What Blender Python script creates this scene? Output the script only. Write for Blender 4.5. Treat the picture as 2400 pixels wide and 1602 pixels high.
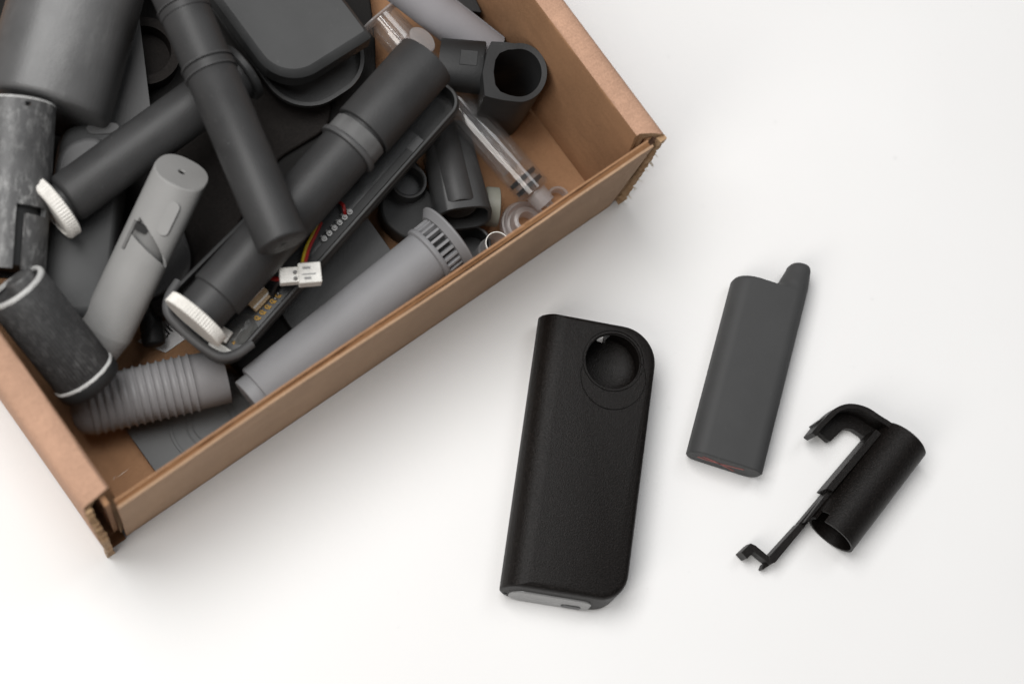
import bpy, bmesh, math, random
import numpy as np
from mathutils import Vector, Matrix, noise
random.seed(7)
SC = bpy.context.scene
COL = SC.collection
for o in list(bpy.data.objects): bpy.data.objects.remove(o)
R = math.radians

# ------------------------------------------------------------------ camera, light, exposure
F, TH, AZ = 4208.6, 0.2861, -0.9265          # focal length in photo pixels, tilt, azimuth of the tilt
PW, PH = 2400.0, 1602.0
_u = np.array([math.cos(AZ), math.sin(AZ)])
_g = np.array([-_u[0]*math.sin(TH), -_u[1]*math.sin(TH), math.cos(TH)])
_up = -_g
_X = np.array([1., 0, 0]); _X -= (_X @ _g)*_g; _X /= np.linalg.norm(_X)
_Y = np.cross(_up, _X)
RC = np.stack([_X, _Y, _up], 1)               # world -> camera (x right, y down, z forward)
DIST = F/5000.0
CAM = -RC.T @ np.array([0, 0, DIST])
cam_d = bpy.data.cameras.new('camera'); cam = bpy.data.objects.new('camera', cam_d); COL.objects.link(cam)
m = Matrix.Identity(4)
for i, row in enumerate((RC[0], -RC[1], -RC[2])):
    for k in range(3): m[k][i] = row[k]
for k in range(3): m[k][3] = CAM[k]
cam.matrix_world = m
cam_d.sensor_width = 36; cam_d.lens = F/PW*36
cam_d.clip_start = 0.02; cam_d.clip_end = 50
cam_d.dof.use_dof = True; cam_d.dof.focus_distance = DIST - 0.016; cam_d.dof.aperture_fstop = 5.6
SC.camera = cam

w = bpy.data.worlds.new('World'); SC.world = w; w.use_nodes = True
bg = w.node_tree.nodes['Background']
bg.inputs[0].default_value = (0.97, 0.98, 1.0, 1); bg.inputs[1].default_value = 0.17

def area(name, loc, target, size, sy, power, col=(1, 1, 1)):
    l = bpy.data.lights.new(name, 'AREA'); l.shape = 'RECTANGLE'; l.size = size; l.size_y = sy
    l.energy = power; l.color = col
    o = bpy.data.objects.new(name, l); COL.objects.link(o)
    d = (Vector(target)-Vector(loc)).normalized()
    o.location = loc; o.rotation_euler = d.to_track_quat('-Z', 'Y').to_euler()
    return o
area('softbox_key', (-0.62, 0.34, 1.65), (0.05, 0.0, 0), 1.1, 0.9, 27, (1, 0.992, 0.98))
area('window_warm', (-0.95, -0.80, 1.20), (0.0, 0.02, 0), 0.6, 1.1, 9.5, (1, 0.965, 0.92))
area('softbox_back', (0.52, 0.55, 1.60), (0.02, 0.05, 0), 0.5, 0.9, 4.2, (0.98, 0.99, 1.0))
SC.view_settings.view_transform = 'Standard'; SC.view_settings.look = 'None'
SC.view_settings.gamma = 1; SC.view_settings.use_curve_mapping = False
SC.view_settings.exposure = 0.04
SC.cycles.transparent_max_bounces = 24; SC.cycles.max_bounces = 12
SC.cycles.transmission_bounces = 12; SC.cycles.diffuse_bounces = 6
SC.cycles.use_denoising = True; SC.cycles.use_adaptive_sampling = False; SC.cycles.denoising_input_passes = 'RGB'

# ------------------------------------------------------------------ pixel -> place helpers
def P(px, py, z=0.0):
    d = RC.T @ np.array([(px-PW/2)/F, (py-PH/2)/F, 1.0])
    t = (z-CAM[2])/d[2]
    return Vector(CAM + d*t)
def S(px, py, z=0.0):                                  # metres per photo pixel at that place
    c = RC @ (np.array(P(px, py, z))-CAM)
    return c[2]/F

# ------------------------------------------------------------------ materials
MAT = {}
def mk(name):
    m = bpy.data.materials.new(name); m.use_nodes = True
    nt = m.node_tree; MAT[name] = m
    return m, nt, nt.nodes, nt.links, nt.nodes['Principled BSDF']
def tc(N, L, scale, coord='Object'):
    t = N.new('ShaderNodeTexCoord'); mp = N.new('ShaderNodeMapping')
    mp.inputs['Scale'].default_value = scale if hasattr(scale, '__len__') else (scale,)*3
    L.new(t.outputs[coord], mp.inputs['Vector']); return mp.outputs[0]
def nz(N, L, vec, detail=3, rough=0.55, scale=1.0):
    n = N.new('ShaderNodeTexNoise'); n.inputs['Scale'].default_value = scale
    n.inputs['Detail'].default_value = detail; n.inputs['Roughness'].default_value = rough
    L.new(vec, n.inputs['Vector']); return n.outputs['Fac']
def ramp(N, L, fac, stops):
    r = N.new('ShaderNodeValToRGB'); e = r.color_ramp.elements
    while len(e) < len(stops): e.new(0.5)
    for k, (p, c) in enumerate(stops):
        e[k].position = p; e[k].color = (*c, 1) if hasattr(c, '__len__') else (c, c, c, 1)
    L.new(fac, r.inputs[0]); return r.outputs[0]
def mixc(N, L, fac, a, b, mode='MIX'):
    x = N.new('ShaderNodeMix'); x.data_type = 'RGBA'; x.blend_type = mode
    for sock, v in ((x.inputs[0], fac), (x.inputs[6], a), (x.inputs[7], b)):
        if hasattr(v, 'links'): L.new(v, sock)
        else: sock.default_value = (*v, 1) if hasattr(v, '__len__') else v
    return x.outputs[2]
def bump(N, L, h, strength, dist):
    b = N.new('ShaderNodeBump'); b.inputs['Strength'].default_value = strength
    b.inputs['Distance'].default_value = dist; L.new(h, b.inputs['Height']); return b.outputs[0]

def resin(name, col, rough=0.48, vary=0.18, layer=None, scratch=0.0, sscale=(25, 400, 400), dust=0.2, spec=0.33, wear=(0.45, 0.45, 0.44)):
    """matt printed resin: faint blotches, layer lines, dust specks, optional pale scratches"""
    m, nt, N, L, b = mk(name)
    base = nz(N, L, tc(N, L, 60), 5)
    c = ramp(N, L, base, [(0.25, tuple(x*(1-vary) for x in col)), (0.75, tuple(x*(1+vary) for x in col))])
    sp = nz(N, L, tc(N, L, 900), 1)
    c = mixc(N, L, ramp(N, L, sp, [(0.76, 0), (0.82, dust)]), c, (0.4, 0.4, 0.39))
    if scratch:
        s1 = nz(N, L, tc(N, L, sscale), 4, 0.7)
        s2 = nz(N, L, tc(N, L, 45), 3)
        f = mixc(N, L, 1.0, ramp(N, L, s1, [(0.48, 0), (0.72, 1)]), ramp(N, L, s2, [(0.35, 0), (0.7, 1)]), 'MULTIPLY')
        k = N.new('ShaderNodeMath'); k.operation = 'MULTIPLY'; k.inputs[1].default_value = scratch; L.new(f, k.inputs[0])
        c = mixc(N, L, k.outputs[0], c, wear)
    L.new(c, b.inputs['Base Color'])
    rr = N.new('ShaderNodeMapRange'); rr.inputs[3].default_value = rough-0.08; rr.inputs[4].default_value = rough+0.1
    L.new(base, rr.inputs[0]); L.new(rr.outputs[0], b.inputs['Roughness'])
    b.inputs['Specular IOR Level'].default_value = spec
    h = nz(N, L, tc(N, L, layer or (700, 700, 700)), 2)
    L.new(bump(N, L, h, 0.25, 0.0002), b.inputs['Normal'])
    return m
def nylon(name, col, g=0.55, k=(0.55, 1.7, 5.0)):
    """black sintered nylon: sandy grain"""
    m, nt, N, L, b = mk(name)
    a = nz(N, L, tc(N, L, 1500), 1); a2 = nz(N, L, tc(N, L, 2300), 1)
    c = ramp(N, L, a, [(0.3, tuple(x*k[0] for x in col)), (0.60, tuple(x*k[1] for x in col)), (0.78, tuple(x*k[2] for x in col))])
    L.new(c, b.inputs['Base Color']); b.inputs['Roughness'].default_value = g
    b.inputs['Specular IOR Level'].default_value = 0.18
    L.new(bump(N, L, a2, 0.5, 0.0004), b.inputs['Normal']); return m
def clear(name, tint, haze=0.05, rough=0.06, ior=1.75):
    """thin clear plastic: see-through, mirror glints by Fresnel, a little milky haze"""
    m, nt, N, L, b = mk(name); N.remove(b)
    t = N.new('ShaderNodeBsdfTransparent'); t.inputs[0].default_value = (*tint, 1)
    d = N.new('ShaderNodeBsdfDiffuse'); d.inputs[0].default_value = (0.75, 0.74, 0.74, 1)
    tl = N.new('ShaderNodeBsdfTranslucent'); tl.inputs[0].default_value = (0.75, 0.74, 0.74, 1)
    dm = N.new('ShaderNodeMixShader'); dm.inputs[0].default_value = 0.4; L.new(d.outputs[0], dm.inputs[1]); L.new(tl.outputs[0], dm.inputs[2])
    lw = N.new('ShaderNodeLayerWeight'); lw.inputs[0].default_value = 0.3
    ma = N.new('ShaderNodeMath'); ma.operation = 'MULTIPLY_ADD'; ma.inputs[1].default_value = 0.12+haze*.8; ma.inputs[2].default_value = haze
    L.new(lw.outputs['Facing'], ma.inputs[0])
    m1 = N.new('ShaderNodeMixShader'); L.new(ma.outputs[0], m1.inputs[0]); L.new(t.outputs[0], m1.inputs[1]); L.new(dm.outputs[0], m1.inputs[2])
    g = N.new('ShaderNodeBsdfGlossy'); g.inputs['Roughness'].default_value = rough
    lf = N.new('ShaderNodeLayerWeight'); lf.inputs[0].default_value = 0.5
    pw_ = N.new('ShaderNodeMath'); pw_.operation = 'POWER'; pw_.inputs[1].default_value = 4.0; L.new(lf.outputs['Facing'], pw_.inputs[0])
    fr = N.new('ShaderNodeMath'); fr.operation = 'MULTIPLY_ADD'; fr.inputs[1].default_value = 0.45; fr.inputs[2].default_value = ((ior-1)/(ior+1))**2; L.new(pw_.outputs[0], fr.inputs[0])
    m2 = N.new('ShaderNodeMixShader'); L.new(fr.outputs[0], m2.inputs[0]); L.new(m1.outputs[0], m2.inputs[1]); L.new(g.outputs[0], m2.inputs[2])
    L.new(m2.outputs[0], N['Material Output'].inputs[0]); return m
def plain(name, col, rough=0.5, metal=0.0, vary=0.08, sc=300):
    m, nt, N, L, b = mk(name)
    n = nz(N, L, tc(N, L, sc), 3)
    L.new(ramp(N, L, n, [(0.3, tuple(x*(1-vary) for x in col)), (0.7, tuple(min(1, x*(1+vary)) for x in col))]), b.inputs['Base Color'])
    b.inputs['Roughness'].default_value = rough; b.inputs['Metallic'].default_value = metal
    L.new(bump(N, L, n, 0.08, 0.0003), b.inputs['Normal']); return m
def card(name, col, streak=(60, 900, 900)):
    m, nt, N, L, b = mk(name)
    a = nz(N, L, tc(N, L, 35), 5); s = nz(N, L, tc(N, L, streak), 4, 0.65); f = nz(N, L, tc(N, L, 1300), 2)
    c = ramp(N, L, a, [(0.25, tuple(x*0.86 for x in col)), (0.75, tuple(x*1.1 for x in col))])
    c = mixc(N, L, 0.22, c, ramp(N, L, s, [(0.3, 0.36), (0.7, 0.62)]), 'OVERLAY')
    c = mixc(N, L, 0.35, c, ramp(N, L, f, [(0.3, 0.3), (0.7, 0.68)]), 'OVERLAY')
    L.new(c, b.inputs['Base Color']); b.inputs['Roughness'].default_value = 0.85
    b.inputs['Specular IOR Level'].default_value = 0.2
    L.new(bump(N, L, f, 0.15, 0.0004), b.inputs['Normal']); return m

resin('resin_dark', (0.035, 0.035, 0.0355))
resin('resin_dark2', (0.033, 0.0335, 0.034), 0.42)
resin('resin_mid', (0.066, 0.066, 0.067), 0.5)
resin('resin_case', (0.048, 0.049, 0.0495), 0.5, layer=(120, 1800, 900))
resin('resin_light', (0.205, 0.205, 0.212), 0.55, 0.06, dust=0.05)
resin('resin_hose', (0.215, 0.211, 0.215), 0.42, 0.06, dust=0.05)
resin('resin_pale', (0.245, 0.243, 0.238), 0.42, 0.07, dust=0.05)
resin('resin_lilac', (0.27, 0.262, 0.275), 0.5, 0.06, dust=0.05)
resin('resin_block', (0.051, 0.0515, 0.052), 0.62, 0.08, layer=(300, 2600, 300), dust=0.1, spec=0.25)
resin('resin_plate', (0.092, 0.095, 0.096), 0.55, 0.14)
resin('resin_ridged', (0.07, 0.071, 0.072), 0.5, 0.1, layer=(2200, 60, 60))
resin('resin_big', (0.085, 0.085, 0.0855), 0.38, 0.1, scratch=0.12, sscale=(40, 120, 120), spec=0.5)
resin('resin_scratched', (0.075, 0.075, 0.0755), 0.4, 0.2, scratch=0.7, sscale=(150, 330, 330), wear=(0.45, 0.45, 0.44))
resin('resin_lined', (0.042, 0.042, 0.0425), 0.42, 0.2, scratch=0.3, sscale=(260, 420, 420), wear=(0.3, 0.3, 0.3))
resin('resin_worn', (0.5, 0.5, 0.49), 0.55, 0.25)
resin('resin_black', (0.018, 0.0185, 0.019), 0.5, 0.2)
resin('resin_collar', (0.1, 0.1, 0.1), 0.6, 0.3)
resin('gap_shade_black', (0.009, 0.0085, 0.008), 0.7, 0.2, spec=0.2)  # near-black that paints the shade in the gaps of the pile
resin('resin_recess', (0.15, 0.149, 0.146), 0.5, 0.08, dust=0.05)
resin('resin_olive', (0.2, 0.2, 0.17), 0.45, 0.1)
nylon('nylon', (0.0042, 0.0033, 0.0029), 0.44)
nylon('nylon_old', (0.010, 0.008, 0.007), 0.7, (0.7, 1.3, 2.0))
plain('white_plastic', (0.78, 0.77, 0.73), 0.4)
plain('white_knurl', (0.68, 0.66, 0.62), 0.5)
plain('cap_grey', (0.23, 0.23, 0.228), 0.3)
plain('pcb', (0.012, 0.013, 0.014), 0.35)
plain('gold', (0.32, 0.19, 0.04), 0.5, 0.6)
plain('solder', (0.2, 0.2, 0.197), 0.45, 0.7)
plain('wire_red', (0.26, 0.01, 0.01), 0.4)
plain('wire_yellow', (0.34, 0.25, 0.015), 0.4)
plain('wire_black', (0.015, 0.015, 0.015), 0.4)
plain('rubber', (0.012, 0.013, 0.015), 0.35)
plain('ink', (0.012, 0.012, 0.012), 0.8)
plain('red_ink', (0.28, 0.06, 0.05), 0.6, vary=0.35, sc=900)
plain('paper', (0.72, 0.71, 0.71), 0.8)
plain('paper_fibre', (0.78, 0.74, 0.68), 0.9)
plain('copper_strip', (0.42, 0.3, 0.17), 0.5)
clear('clear', (0.97, 0.97, 0.97), 0.004, 0.10)
clear('clear_soft', (0.93, 0.93, 0.93), 0.03, 0.4, 1.25)
clear('frost', (0.92, 0.9, 0.9), 0.22, 0.25, 1.5)
clear('glue', (0.8, 0.8, 0.78), 0.05, 0.3, 1.5)
card('kraft', (0.445, 0.27, 0.185))
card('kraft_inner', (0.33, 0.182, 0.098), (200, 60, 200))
card('kraft_cut', (0.4, 0.26, 0.15), (900, 900, 120))
card('kraft_core', (0.2, 0.1, 0.045))
def front_mat():
    m = card('kraft_front', (0.385, 0.25, 0.16)); nt = m.node_tree; N, L = nt.nodes, nt.links; b = N['Principled BSDF']
    w_ = N.new('ShaderNodeTexWave'); w_.bands_direction = 'Z'; w_.inputs['Scale'].default_value = 42; w_.inputs['Distortion'].default_value = 1.5
    w_.inputs['Detail'].default_value = 2; L.new(tc(N, L, (0.35, 1, 1)), w_.inputs['Vector'])
    old = b.inputs['Normal'].links[0].from_node; nb = N.new('ShaderNodeBump'); nb.inputs['Strength'].default_value = 0.3; nb.inputs['Distance'].default_value = 0.0012
    L.new(w_.outputs['Fac'], nb.inputs['Height']); L.new(old.outputs[0], nb.inputs['Normal']); L.new(nb.outputs[0], b.inputs['Normal'])
front_mat()
def table_mat():
    m, nt, N, L, b = mk('table_white')
    n = nz(N, L, tc(N, L, 6), 4); f = nz(N, L, tc(N, L, 700), 2)
    c = ramp(N, L, n, [(0.3, (0.80, 0.795, 0.79)), (0.7, (0.825, 0.82, 0.815))])
    sp = nz(N, L, tc(N, L, 260), 0)
    c = mixc(N, L, ramp(N, L, sp, [(0.86, 0), (0.88, 0.2)]), c, (0.5, 0.5, 0.5))
    L.new(c, b.inputs['Base Color']); b.inputs['Roughness'].default_value = 0.6
    b.inputs['Specular IOR Level'].default_value = 0.25
    L.new(bump(N, L, f, 0.08, 0.0003), b.inputs['Normal'])
table_mat()

# ------------------------------------------------------------------ mesh helpers
def obj(name, bm, mat, parent=None, smooth=35, bevel=0, segs=2, label=None):
    me = bm if isinstance(bm, bpy.types.Mesh) else bpy.data.meshes.new(name)
    if not isinstance(bm, bpy.types.Mesh):
        bmesh.ops.recalc_face_normals(bm, faces=bm.faces)
        bm.to_mesh(me); bm.free()
    me.name = name
    if smooth: me.shade_smooth(); me.set_sharp_from_angle(angle=R(smooth))
    if len(me.materials): me.materials.clear()
    for x in (mat if isinstance(mat, (list, tuple)) else [mat]): me.materials.append(MAT[x])
    o = bpy.data.objects.new(name, me); COL.objects.link(o)
    if parent: o.parent = parent
    if bevel:
        b = o.modifiers.new('bevel', 'BEVEL'); b.width = bevel; b.segments = segs; b.limit_method = 'ANGLE'; b.angle_limit = R(40)
        b.harden_normals = False
    if label: o['label'] = label
    return o
def tag(o, label, cat, group=None):
    o['label'] = label; o['category'] = cat
    if group: o['group'] = group
    return o
def thing(name, label, cat, M, group=None):
    o = bpy.data.objects.new(name, None); COL.objects.link(o); o.empty_display_size = 0.01
    o.matrix_world = M if isinstance(M, Matrix) else Matrix.Translation(M)
    return tag(o, label, cat, group)
def frame(p0, p1, up=(0, 0, 1)):
    x = (p1-p0).normalized(); u = Vector(up); y = u.cross(x).normalized(); z = x.cross(y)
    M = Matrix.Identity(4)
    for k in range(3): M[k][0], M[k][1], M[k][2], M[k][3] = x[k], y[k], z[k], p0[k]
    return M
def sup(th, pw):
    c, s = math.cos(th), math.sin(th)
    if pw == 2: return c, s
    k = (abs(c)**pw+abs(s)**pw)**(-1/pw); return c*k, s*k
def lathe(prof, seg=48, pw=2, sy=1, sz=1, mod=None, closed=False, bm=None, off=(0, 0, 0)):
    bm = bm or bmesh.new(); rings = []
    ox, oy, oz = off
    for i, (x, r) in enumerate(prof):
        if r <= 1e-7: rings.append([bm.verts.new((x+ox, oy, oz))]); continue
        ring = []
        for k in range(seg):
            th = 2*math.pi*k/seg; c, s = sup(th, pw); q = r*(mod(th, x, i) if mod else 1)
            ring.append(bm.verts.new((x+ox, oy+c*q*sy, oz+s*q*sz)))
        rings.append(ring)
    pairs = list(zip(rings, rings[1:]))
    if closed: pairs.append((rings[-1], rings[0]))
    for a, b in pairs:
        for k in range(seg):
            k2 = (k+1) % seg
            if len(a) == 1 and len(b) == 1: continue
            if len(a) == 1: bm.faces.new((a[0], b[k], b[k2]))
            elif len(b) == 1: bm.faces.new((a[k2], a[k], b[0]))
            else: bm.faces.new((a[k], a[k2], b[k2], b[k]))
    return bm
def solid(x0, x1, r, bev=0.0006, **k):                  # capped round bar with eased ends
    return lathe([(x0, 0), (x0, r-bev), (x0+bev*.3, r-bev*.3), (x0+bev, r), (x1-bev, r), (x1-bev*.3, r-bev*.3), (x1, r-bev), (x1, 0)], **k)
def pipe(x0, x1, ro, ri, bev=0.0003, **k):               # open tube
    return lathe([(x0, ri), (x0, ro-bev), (x0+bev, ro), (x1-bev, ro), (x1, ro-bev), (x1, ri)], closed=True, **k)
def shell(xs, nth, ro, ri, keep, sy=1, sz=1, pw=2):      # tube wall with openings
    bm = bmesh.new(); nx = len(xs)
    def ring(r, x): return [bm.verts.new((x, sup(2*math.pi*k/nth, pw)[0]*r*sy, sup(2*math.pi*k/nth, pw)[1]*r*sz)) for k in range(nth)]
    O = [ring(ro(x), x) for x in xs]; I = [ring(ri(x), x) for x in xs]
    K = [[keep((xs[i]+xs[i+1])/2, 2*math.pi*(k+.5)/nth) for k in range(nth)] for i in range(nx-1)]
    for i in range(nx-1):
        for k in range(nth):
            if not K[i][k]: continue
            k2 = (k+1) % nth
            bm.faces.new((O[i][k], O[i][k2], O[i+1][k2], O[i+1][k])); bm.faces.new((I[i][k], I[i+1][k], I[i+1][k2], I[i][k2]))
            if i == 0 or not K[i-1][k]: bm.faces.new((O[i][k], I[i][k], I[i][k2], O[i][k2]))
            if i == nx-2 or not K[i+1][k]: bm.faces.new((O[i+1][k], O[i+1][k2], I[i+1][k2], I[i+1][k]))
            if not K[i][k-1]: bm.faces.new((O[i][k], O[i+1][k], I[i+1][k], I[i][k]))
            if not K[i][k2]: bm.faces.new((O[i][k2], I[i][k2], I[i+1][k2], O[i+1][k2]))
    bmesh.ops.delete(bm, geom=[v for v in bm.verts if not v.link_faces], context='VERTS')
    return bm
def loft(rings, cap=True, bm=None, closed=False):
    bm = bm or bmesh.new(); V = [[bm.verts.new(p) for p in r] for r in rings]; n = len(V[0])
    prs = list(zip(V, V[1:])) + ([(V[-1], V[0])] if closed else [])
    for a, b in prs:
        for k in range(n): bm.faces.new((a[k], a[(k+1) % n], b[(k+1) % n], b[k]))
    if cap and not closed: bm.faces.new(V[0][::-1]); bm.faces.new(V[-1])
    return bm
def rrect(x0, x1, y0, y1, rads, n=8):
    rads = [max(1e-5, min(r, (x1-x0)/2-1e-5, (y1-y0)/2-1e-5)) for r in (rads if hasattr(rads, '__len__') else [rads]*4)]
    pts = []
    for (cx, cy, sx, sy, a0, r) in ((x0, y0, 1, 1, 180, rads[0]), (x1, y0, -1, 1, 270, rads[1]), (x1, y1, -1, -1, 0, rads[2]), (x0, y1, 1, -1, 90, rads[3])):
        for k in range(n+1):
            a = R(a0+90*k/n); pts.append((cx+sx*r+r*math.cos(a), cy+sy*r+r*math.sin(a)))
    return pts
def box(x0, x1, y0, y1, z0, z1, bm=None):
    return loft([[(x0, y0, z), (x1, y0, z), (x1, y1, z), (x0, y1, z)] for z in (z0, z1)], bm=bm)
def boolean(a, b, op='DIFFERENCE'):
    def tmp(bm):
        if isinstance(bm, bpy.types.Mesh): me = bm
        else:
            bmesh.ops.recalc_face_normals(bm, faces=bm.faces); me = bpy.data.meshes.new('t'); bm.to_mesh(me); bm.free()
        o = bpy.data.objects.new('t', me); COL.objects.link(o); return o
    oa, ob = tmp(a), tmp(b)
    md = oa.modifiers.new('b', 'BOOLEAN'); md.operation = op; md.object = ob; md.solver = 'EXACT'
    bpy.context.view_layer.update()
    me = bpy.data.meshes.new_from_object(oa.evaluated_get(bpy.context.evaluated_depsgraph_get()))
    bpy.data.objects.remove(oa); bpy.data.objects.remove(ob)
    return me
def sweep(pts, r, seg=8, bm=None):
    bm = bm or bmesh.new(); pts = [Vector(p) for p in pts]
    # smooth by Catmull-Rom
    q = []
    for i in range(len(pts)-1):
        a, b, c, d = pts[max(i-1, 0)], pts[i], pts[i+1], pts[min(i+2, len(pts)-1)]
        for k in range(6):
            t = k/6; q.append(.5*((2*b)+(c-a)*t+(2*a-5*b+4*c-d)*t*t+(3*b-a-3*c+d)*t**3))
    q.append(pts[-1]); rings = []; n = Vector((0, 0, 1))
    for i, p in enumerate(q):
        t = (q[min(i+1, len(q)-1)]-q[max(i-1, 0)]).normalized()
        u = t.cross(n); u = u.normalized() if u.length > 1e-6 else Vector((1, 0, 0)); v = u.cross(t)
        rings.append([p+u*r*math.cos(2*math.pi*k/seg)+v*r*math.sin(2*math.pi*k/seg) for k in range(seg)])
    return loft(rings, bm=bm)
def prism(pts, z0, z1, o=(0, 0, 0), bm=None):            # pixel outline seen at height z1, extruded down to z0, relative to place o
    top = [P(x, y, z1)-Vector(o) for x, y in pts]
    return loft([[(p.x, p.y, z-o[2]) for p in top] for z in (z0, z1)], bm=bm)
def ring_prism(outer, inner, z0, z1):                    # two closed outlines of equal length (local xy)
    return loft([[(x, y, z0) for x, y in outer], [(x, y, z1) for x, y in outer], [(x, y, z1) for x, y in inner], [(x, y, z0) for x, y in inner]], closed=True)
def rpoly(pts, rad, n=5):                                # round the corners of an outline
    out = []; m_ = len(pts)
    for i in range(m_):
        p, a, b = Vector(pts[i]), Vector(pts[i-1]), Vector(pts[(i+1) % m_])
        r = rad[i] if hasattr(rad, '__len__') else rad
        if r <= 0: out.append(tuple(p)); continue
        da, db = (a-p), (b-p); ra = min(r, da.length*.48); rb = min(r, db.length*.48)
        s, e = p+da.normalized()*ra, p+db.normalized()*rb
        for k in range(n+1):
            t = k/n; out.append(tuple((1-t)**2*s+2*t*(1-t)*p+t*t*e))
    return out

# ------------------------------------------------------------------ the table
bm = bmesh.new(); bmesh.ops.create_grid(bm, x_segments=2, y_segments=2, size=2.0)
o = obj('table', bm, 'table_white', smooth=0); o['kind'] = 'structure'

# ------------------------------------------------------------------ cardboard box
YAW, LB, HB, WB = 0.6395, 0.2741, 0.0892, 0.43
A0 = Vector((-0.1727, -0.0951, 0)); E1 = Vector((math.cos(YAW), math.sin(YAW), 0)); N1 = Vector((-math.sin(YAW), math.cos(YAW), 0))
MB_ = Matrix.Identity(4)
for k in range(3): MB_[k][0], MB_[k][1], MB_[k][3] = E1[k], N1[k], A0[k]
boxt = thing('cardboard_box', 'worn brown cardboard tray box filled with printed parts', 'box', MB_)
def wob(s, k, amp): return amp*noise.noise((s*45, k*3.1, 0.7))+amp*.5*noise.noise((s*190, k*1.7, 2.2))
def panel(axis, a0, a1, c0, c1, z0, z1, key, amp=0.0006, n=140, endjag=0.0):
    """upright sheet along axis 's' or 't' from a0 to a1, between c0 and c1 in the other axis, with a wavering top edge"""
    bm = bmesh.new(); rows = []
    for i in range(n+1):
        f = i/n; a = a0+(a1-a0)*f; dz = wob(a, key, amp); bow = 0.0012*math.sin(f*math.pi)*noise.noise((a*8, key, 0))
        row = []
        for c, z in ((c0, z0), (c1, z0), (c1, z1+dz), (c0, z1+dz)):
            j = (random.uniform(-1, 1)*endjag) if i in (0, n) else 0
            cc = c+bow*(z/HB)
            row.append((a+j, cc, z) if axis == 's' else (cc, a+j, z))
        rows.append(row)
    return loft(rows, bm=bm)
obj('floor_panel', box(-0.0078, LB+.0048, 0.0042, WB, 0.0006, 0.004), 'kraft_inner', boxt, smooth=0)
fw = obj('front_wall', panel('s', 0.0005, LB, 0, 0.0011, 0.0006, HB, 1, 0.0008), 'kraft_front', boxt, smooth=40)
obj('fluted_core', panel('s', 0.0012, LB-.001, 0.00111, 0.00309, 0.001, HB-.0011, 2, 0.0011, 260), 'kraft_core', fw, smooth=40)
obj('inner_liner', panel('s', 0.0010, LB-.0005, 0.0031, 0.0040, 0.001, HB-.0002, 3, 0.0008), 'kraft_inner', fw, smooth=40)
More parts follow.
